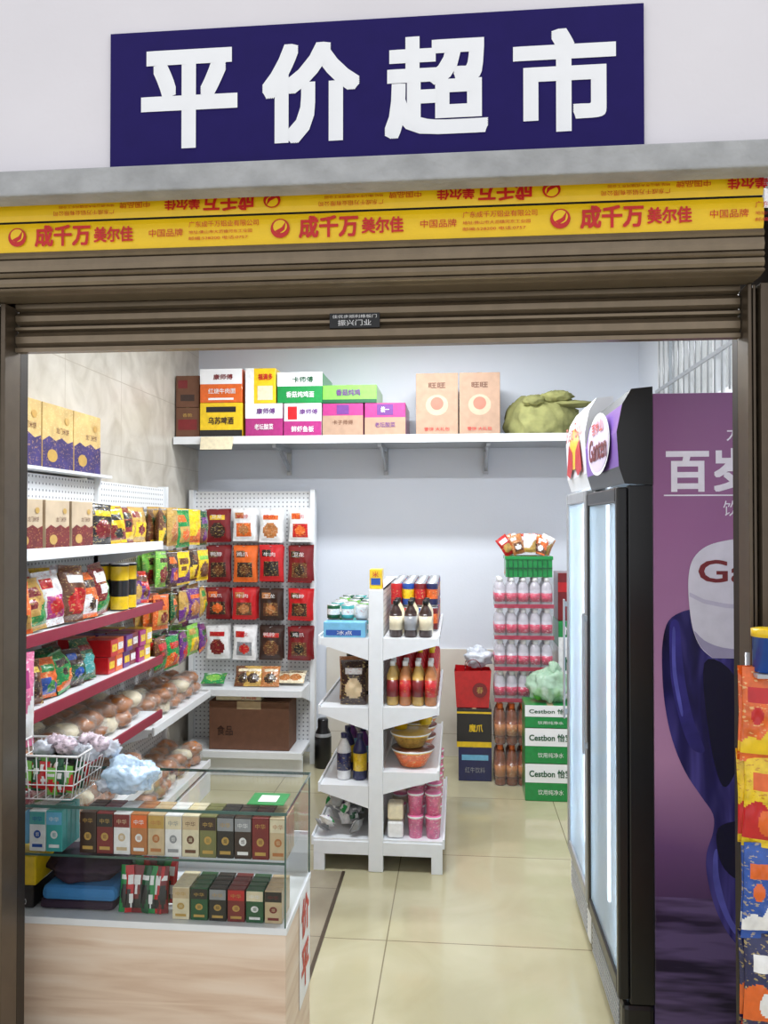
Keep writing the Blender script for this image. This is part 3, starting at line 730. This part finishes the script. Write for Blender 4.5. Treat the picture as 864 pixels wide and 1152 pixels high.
for i in range(5): g.bag(at(.32+.05*i,4.95,1.262,(R()-.5)*40,-6), .08,.11,.04,[Q[('orange','white','tan')[i%3]],Q['gold'],P['white']],i%4,i,12,14)
g.build()
for z0, z1 in ((0,.21),(.211,.41),(.411,.54)):
    o = carton(.375,.66,4.6,4.82,z0,z1, P['green'], [(0,1,.5,1,WHITE)], [('Cestbon 怡宝', .08,.92,.64,.86,P['dgreen'],.01), ('饮用纯净水', .25,.75,.18,.32,P['white'],0)])
g = MB('plastic_bag'); g.blob((.53,4.71,.63),(.125,.09,.1), PLASG, .3, 1.8, 12, .542, 26, ridge=.05); g.blob((.55,4.7,.73),(.035,.03,.04), PLASG, .5, 2, 2, None, 12)
for i in range(5): g.blob((.46+.035*i,4.7,.585),(.03,.04,.035), P[('lgreen','white','green')[i%3]], .2, 2, i, .543, 10)
g.build()
for z0, z1, c in ((0,.3,'white'),(.3,.55,'green'),(.55,.82,'white'),(.82,.98,'green')):
    carton(.6,.9,4.9,5.2,z0,z1, P[c], [(0,1,0,.4,P['green'] if c=='white' else P['white'])], [('怡宝', .1,.5,.5,.8,P['dgreen'] if c=='white' else P['white'],.01)])
carton(.6,.78,4.92,5.15,.98,1.27, P['dred'], [(0,1,.6,.8,P['red'])])
carton(.0,.2,4.92,5.2,0,.205, P['navy'], [(.1,.9,.62,.78,P['lblue'])], [('红牛饮料', .2,.8,.25,.42,P['grey'],0)])
carton(-.01,.2,4.92,5.2,.206,.44, P['black'], [(0,1,0,.14,P['yellow']), (0,1,.87,.92,P['yellow'])], [('魔爪', .35,.75,.4,.6,P['yellow'],.01)])
g = MB('red_shopping_bag')
vs = [(-.012,4.94,.442),(.185,4.94,.442),(.185,5.14,.442),(-.012,5.14,.442),(-.025,4.93,.665),(.2,4.935,.67),(.195,5.12,.66),(-.02,5.13,.67)]
g.add(vs, [(0,3,2,1),(0,1,5,4),(1,2,6,5),(2,3,7,6),(3,0,4,7)], P['red']); g.disc(.13,.55,.045,.045,4.932, P['dred']); g.text('春', P['gold'],.11,.15,.53,.57,4.930)
for y in (4.96,5.1):
    for i in range(8):
        a0, a1 = math.pi*i/8, math.pi*(i+1)/8; g.rod((.09+.05*math.cos(a0),y,.662+.07*math.sin(a0)),(.09+.05*math.cos(a1),y,.662+.07*math.sin(a1)),.003,P['dred'],6)
g.build()
g = MB('plastic_bag'); g.blob((.12,5.03,.735),(.085,.06,.065), PLASW, .5, 2.2, 22, .672, 20); g.build()

# ------------------------------------------------ coolers
def purple_side():
    m, N, L, b = nodes_of('cooler_wrap_purple', .3)
    tc = N.new('ShaderNodeTexCoord'); s = N.new('ShaderNodeSeparateXYZ'); L.new(tc.outputs['Object'], s.inputs[0])
    nz = N.new('ShaderNodeTexNoise'); nz.inputs['Scale'].default_value = 1.6; L.new(tc.outputs['Object'], nz.inputs['Vector'])
    mp = N.new('ShaderNodeMapping'); mp.inputs['Scale'].default_value = (3, 1, 22); L.new(tc.outputs['Object'], mp.inputs[0])
    n2 = N.new('ShaderNodeTexNoise'); n2.inputs['Scale'].default_value = 1.5; L.new(mp.outputs[0], n2.inputs['Vector'])
    z = mth(N, L, 'DIVIDE', s.outputs[2], 2.0); z = mth(N, L, 'ADD', z, mth(N, L, 'MULTIPLY', mth(N, L, 'SUBTRACT', nz.outputs['Fac'], .5), .12))
    c = ramp(N, L, z, [(0,(30,20,46)),(.2,(54,38,76)),(.32,(118,80,130)),(.45,(196,146,186)),(.6,(182,132,174)),(.78,(160,106,152)),(1,(122,76,122))])
    w = ramp(N, L, n2.outputs['Fac'], [(.4,(20,12,36)),(.62,(120,100,150))])
    k = mth(N, L, 'LESS_THAN', s.outputs[2], .5)
    L.new(mix(N, L, mth(N, L, 'MULTIPLY', k, .6), c, w), b.inputs['Base Color']); return m
PURP = purple_side()
def bottleblue():
    m, N, L, b = nodes_of('wrap_bottle_blue', .25)
    tc = N.new('ShaderNodeTexCoord')
    mp = N.new('ShaderNodeMapping'); mp.inputs['Scale'].default_value = (9, 1, 1.6); L.new(tc.outputs['Object'], mp.inputs[0])
    nz = N.new('ShaderNodeTexNoise'); nz.inputs['Scale'].default_value = 1.5; nz.inputs['Distortion'].default_value = .8; L.new(mp.outputs[0], nz.inputs['Vector'])
    L.new(ramp(N, L, nz.outputs['Fac'], [(.32,(14,10,48)),(.5,(34,28,92)),(.68,(78,70,150))]), b.inputs['Base Color']); return m
LED = mat('cooler_led', (225,240,255), .5, emi=12)
INNER = mat('cooler_liner', (225,236,244), .4)
def cooler(y0, y1, H, side, frame, hz, header, logo):
    b = MB('beverage_cooler'); x0, x1 = .469, 1.13; xf = x0+.09
    b.box(xf,x1,y0,y0+.03,.06,H-.02, side, bev=.003); b.box(xf,x1,y1-.03,y1,.06,H-.02, frame)
    b.box(xf,x1,y0+.03,y1-.03,H-.05,H-.02, frame); b.box(x1-.03,x1,y0+.03,y1-.03,.06,H-.05, frame); b.box(xf,x1-.03,y0+.03,y1-.03,.06,.2, frame)
    b.box(x1-.045,x1-.031,y0+.031,y1-.031,.2,hz, INNER); b.box(xf,x1-.045,y0+.031,y0+.035,.2,hz, INNER); b.box(xf,x1-.045,y1-.035,y1-.031,.2,hz, INNER); b.box(xf,x1-.045,y0+.035,y1-.035,.2,.21, INNER)
    b.box(xf,x1-.04,y0+.031,y1-.031,hz,hz+.01, INNER)
    for yy in (y0+.05,y1-.06): b.box(xf-.04,xf-.03,yy,yy+.01,.25,hz-.03, LED)
    pr = [(0.03,H-.006),(.004,H-.05),(-.012,H-.13),(-.006,hz+.06),(.01,hz+.01),(.09,hz+.005),(.09,H)]
    vs = []; n = len(pr)
    for yy in (y0-.004,y1+.002): vs += [(x0+p[0],yy,p[1]) for p in pr]
    fs = [[i,(i+1)%n,n+(i+1)%n,n+i] for i in range(n)]+[list(range(n))[::-1],list(range(n,2*n))]
    ms = [frame,header,header,frame,frame,frame,frame,frame,frame]
    b.add(vs, fs, ms)
    b.box(x0+.02,xf,y0-.004,y0+.03,.19,hz+.005, frame, bev=.004); b.box(x0+.02,xf,y1-.03,y1,.19,hz+.005, frame, bev=.004)
    b.box(x0,xf,y0-.004,y1,.05,.19, frame, bev=.015)
    for i in range(6): b.box(x0-.003,x0+.001,y0+.05,y1-.05,.07+.018*i,.078+.018*i, STEEL)
    b.box(x0+.03,x1-.02,y0+.02,y1-.02,0.0,.055, BLACK)
    D = STEEL if side is not PURP else BLACK
    b.box(x0-.012,x0+.02,y0,y0+.03,.2,hz, D, bev=.006); b.box(x0-.012,x0+.02,y1-.035,y1,.2,hz, D, bev=.006)
    b.box(x0-.012,x0+.02,y0+.03,y1-.035,.2,.25, D, bev=.006); b.box(x0-.012,x0+.02,y0+.03,y1-.035,hz-.045,hz, D, bev=.006)
    b.box(x0-.004,x0,y0+.03,y1-.035,.25,hz-.045, PAINTLIT)
    b.box(x0-.03,x0-.022,y1-.03,y1-.012,.75,1.25, STEEL, bev=.003)
    for z in (.77,1.22): b.box(x0-.024,x0-.011,y1-.026,y1-.016,z,z+.02, STEEL)
    for k, z in enumerate((.45,.72,.99,1.26)):
        for t in range(7): b.rod((xf,y0+.05+t*(y1-y0-.1)/6,z),(x1-.05,y0+.05+t*(y1-y0-.1)/6,z),.002, WIRE, 5)
    k = 0
    for z in (.212,.454,.724,.994,1.264):
        for j in range(5):
            for i in range(3):
                c = P[('red','green','orange','lblue','purple','yellow')[(k+j)%6]]
                b.bottle(xf+.06+.13*i, y0+.085+j*(y1-y0-.17)/4, z, .2, .03, CLEARB, c, c, 10)
        k += 1
    logo(b, x0, y0, y1, H, hz); return b
HL = mat('header_purple',(122,84,170),.3,var=.15,vscale=6); HR = mat('header_redbull',(226,226,232),.3)
def logo1(b, x0, y0, y1, H, hz):
    M = at(x0-.0125, (y0+y1)/2, 0, -90)
    b.disc(0,(H+hz)/2+.005,.2,.1,-.004, WHITE, M, 28); b.disc(0,(H+hz)/2+.005,.19,.09,-.005, mat('logo_lilac',(220,206,234),.3), M, 28)
    b.text('Ganten', P['dred'], -.16,.16,hz+.1,hz+.175,-.007,M,off=.03); b.text('百岁山', P['red'], -.1,.1,hz+.185,hz+.225,-.008,M,off=.03)
    y = y0-.0012; W = mat('wrap_white',(238,234,244),.3)
    b.text('百岁山', W, .596,.97,1.66,1.785,y,off=.03); b.text('水中贵族', W, .765,1.0,1.80,1.85,y); b.text('饮用天然矿泉水', W, .755,1.08,1.59,1.635,y)
    b.quad(.59,.98,1.648,1.652,y,W)
    cx = .872
    def sym(L_): return L_+[(2*cx-p[0], p[1]) for p in L_[::-1]]
    BB = bottleblue(); BH = mat('wrap_bottle_hi',(92,92,184),.25,var=.3,vscale=9); BD = mat('wrap_bottle_dark',(12,10,44),.25); BE = mat('wrap_bottle_mid',(52,46,128),.25,var=.3,vscale=12)
    sil = smooth_pts([(.69,1.325),(.645,1.318),(.602,1.29),(.585,1.23),(.583,1.15),(.59,1.05),(.61,.95),(.645,.86),(.69,.79),(.722,.74),(.722,.69),(.704,.63),(.704,.57),(.722,.49),(.752,.42),(.79,.37),(.83,.34)], 4, False)
    b.poly(sym(sil), y, BB)
    b.poly(smooth_pts([(.605,1.275),(.63,1.285),(.638,1.2),(.65,1.1),(.672,1.0),(.70,.92),(.66,.93),(.628,1.02),(.607,1.13)]), y-.0004, BE)
    b.poly(smooth_pts([(.70,1.17),(.78,1.14),(.80,1.0),(.79,.88),(.75,.82),(.715,.95)]), y-.0004, BD)
    b.poly(smooth_pts([(.612,1.26),(.62,1.26),(.622,1.15),(.64,1.03),(.632,1.03),(.612,1.14)]), y-.0008, BH)
    b.poly(smooth_pts([(.735,.70),(.81,.72),(.83,.66),(.80,.56),(.745,.6)]), y-.0004, BD)
    b.poly(smooth_pts([(.722,.62),(.733,.64),(.738,.56),(.765,.46),(.80,.40),(.775,.41),(.74,.48),(.722,.55)]), y-.0004, BH)
    CP = mat('wrap_cap_white',(224,222,234),.3,var=.05); CS = mat('wrap_cap_shade',(168,162,192),.3); CM = mat('wrap_cap_mid',(200,196,216),.3)
    cap = smooth_pts([(.722,1.185),(.69,1.215),(.668,1.27),(.658,1.35),(.658,1.42),(.672,1.47),(.71,1.505),(.77,1.522),(.83,1.528)], 4, False)
    b.poly(sym(cap), y-.001, CP)
    b.poly(sym(smooth_pts([(.722,1.186),(.69,1.217),(.672,1.262),(.70,1.235),(.75,1.215),(.83,1.208)],3,False)), y-.0014, CS)
    b.poly([(.66,1.372),(.66,1.36),(.70,1.34),(.76,1.328),(.872,1.322),(.984,1.328),(1.044,1.34),(1.084,1.36),(1.084,1.372),(1.044,1.352),(.984,1.34),(.872,1.334),(.76,1.34),(.70,1.352)], y-.0014, CM)
    b.text('Ganten', P['dred'], .685,1.05,1.40,1.465,y-.0016,off=.02)
def logo2(b, x0, y0, y1, H, hz):
    M = at(x0-.0125, (y0+y1)/2, 0, -90)
    b.disc(0,(H+hz)/2,.13,.08,-.002, P['yellow'], M, 24)
    for s in (-1,1): b.poly([(s*.2,hz+.08),(s*.14,hz+.2),(s*.04,hz+.16),(s*.03,hz+.1),(s*.1,hz+.06)][::s], -.003, P['red'], M)
    b.text('Red Bull', P['red'], -.2,.2,hz+.21,hz+.27,-.004,M)
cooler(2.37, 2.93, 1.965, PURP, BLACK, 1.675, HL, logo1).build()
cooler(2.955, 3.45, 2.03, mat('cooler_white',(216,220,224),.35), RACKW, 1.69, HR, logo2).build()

# ------------------------------------------------ outside snack rack on the right
g = MB('snack_display_stand')
for x in (.60,.84): g.rod((x,1.735,0),(x,1.735,1.30),.005, STEEL)
for z in (.05,.3,.55,.8,1.05,1.27): g.rod((.6,1.73,z),(.84,1.73,z),.003, STEEL)
k = 0
for z in (.02,.2,.38,.56,.74,.92,1.09):
    for x in (.605,.685,.765):
        k += 1; c = [('blue','white','orange'),('red','yellow','gold'),('yellow','red','orange'),('navy','orange','white'),('orange','yellow','red')][(k*2+k//3)%5]
        for d in range(2): g.bag(at(x+(R()-.5)*.012,1.675+.025*d,z,(R()-.5)*24,0,(R()-.5)*6), .08, .19, .028, [P[q] if i else Q[q] for i, q in enumerate(c)], (k%2)*2+(k//3)%2, k, 26, 44)
for x in (.62,.70,.78): g.lathe([(.028,0),(.028,.07),(.031,.07),(.031,.085),(.02,.087)], [P['blue'],P['yellow'],P['yellow'],P['yellow']], at(x,1.68,1.272), 18)
g.box(.59,.83,1.65,1.72,1.262,1.27, STEEL); g.build()

# ------------------------------------------------ lamps
e = bpy.data.objects.new('ceiling_lamp', None); sc.collection.objects.link(e)
TUBE = mat('lamp_tube',(255,255,255),.4,emi=8)
for i, y in enumerate((2.9,4.3)):
    b = MB('lamp_fixture'); b.box(-.95,.35,y-.05,y+.05,2.865,2.899, RACKW, bev=.004); b.rod((-.9,y,2.845),(.3,y,2.845),.014, TUBE, 12); b.build(e)
    l = bpy.data.lights.new('lamp_light','AREA'); l.shape = 'RECTANGLE'; l.size = 1.2; l.size_y = .12; l.energy = (48,40)[i]; l.color = (.92,.96,1)
    o = bpy.data.objects.new('lamp_light', l); o.location = (-.3,y,2.82); sc.collection.objects.link(o); o.parent = e
w = bpy.data.worlds.new('World'); sc.world = w; w.use_nodes = True
w.node_tree.nodes['Background'].inputs[0].default_value = (.95,.965,1,1); w.node_tree.nodes['Background'].inputs[1].default_value = 1.05
cam = bpy.data.cameras.new('camera'); cam.sensor_fit = 'VERTICAL'; cam.sensor_height = 36; cam.lens = 900/1152*36
co = bpy.data.objects.new('camera', cam); sc.collection.objects.link(co); co.location = (0,0,1.57)
co.rotation_euler = (math.radians(90.8), 0, math.radians(5.3)); sc.camera = co
sc.view_settings.view_transform = 'Standard'
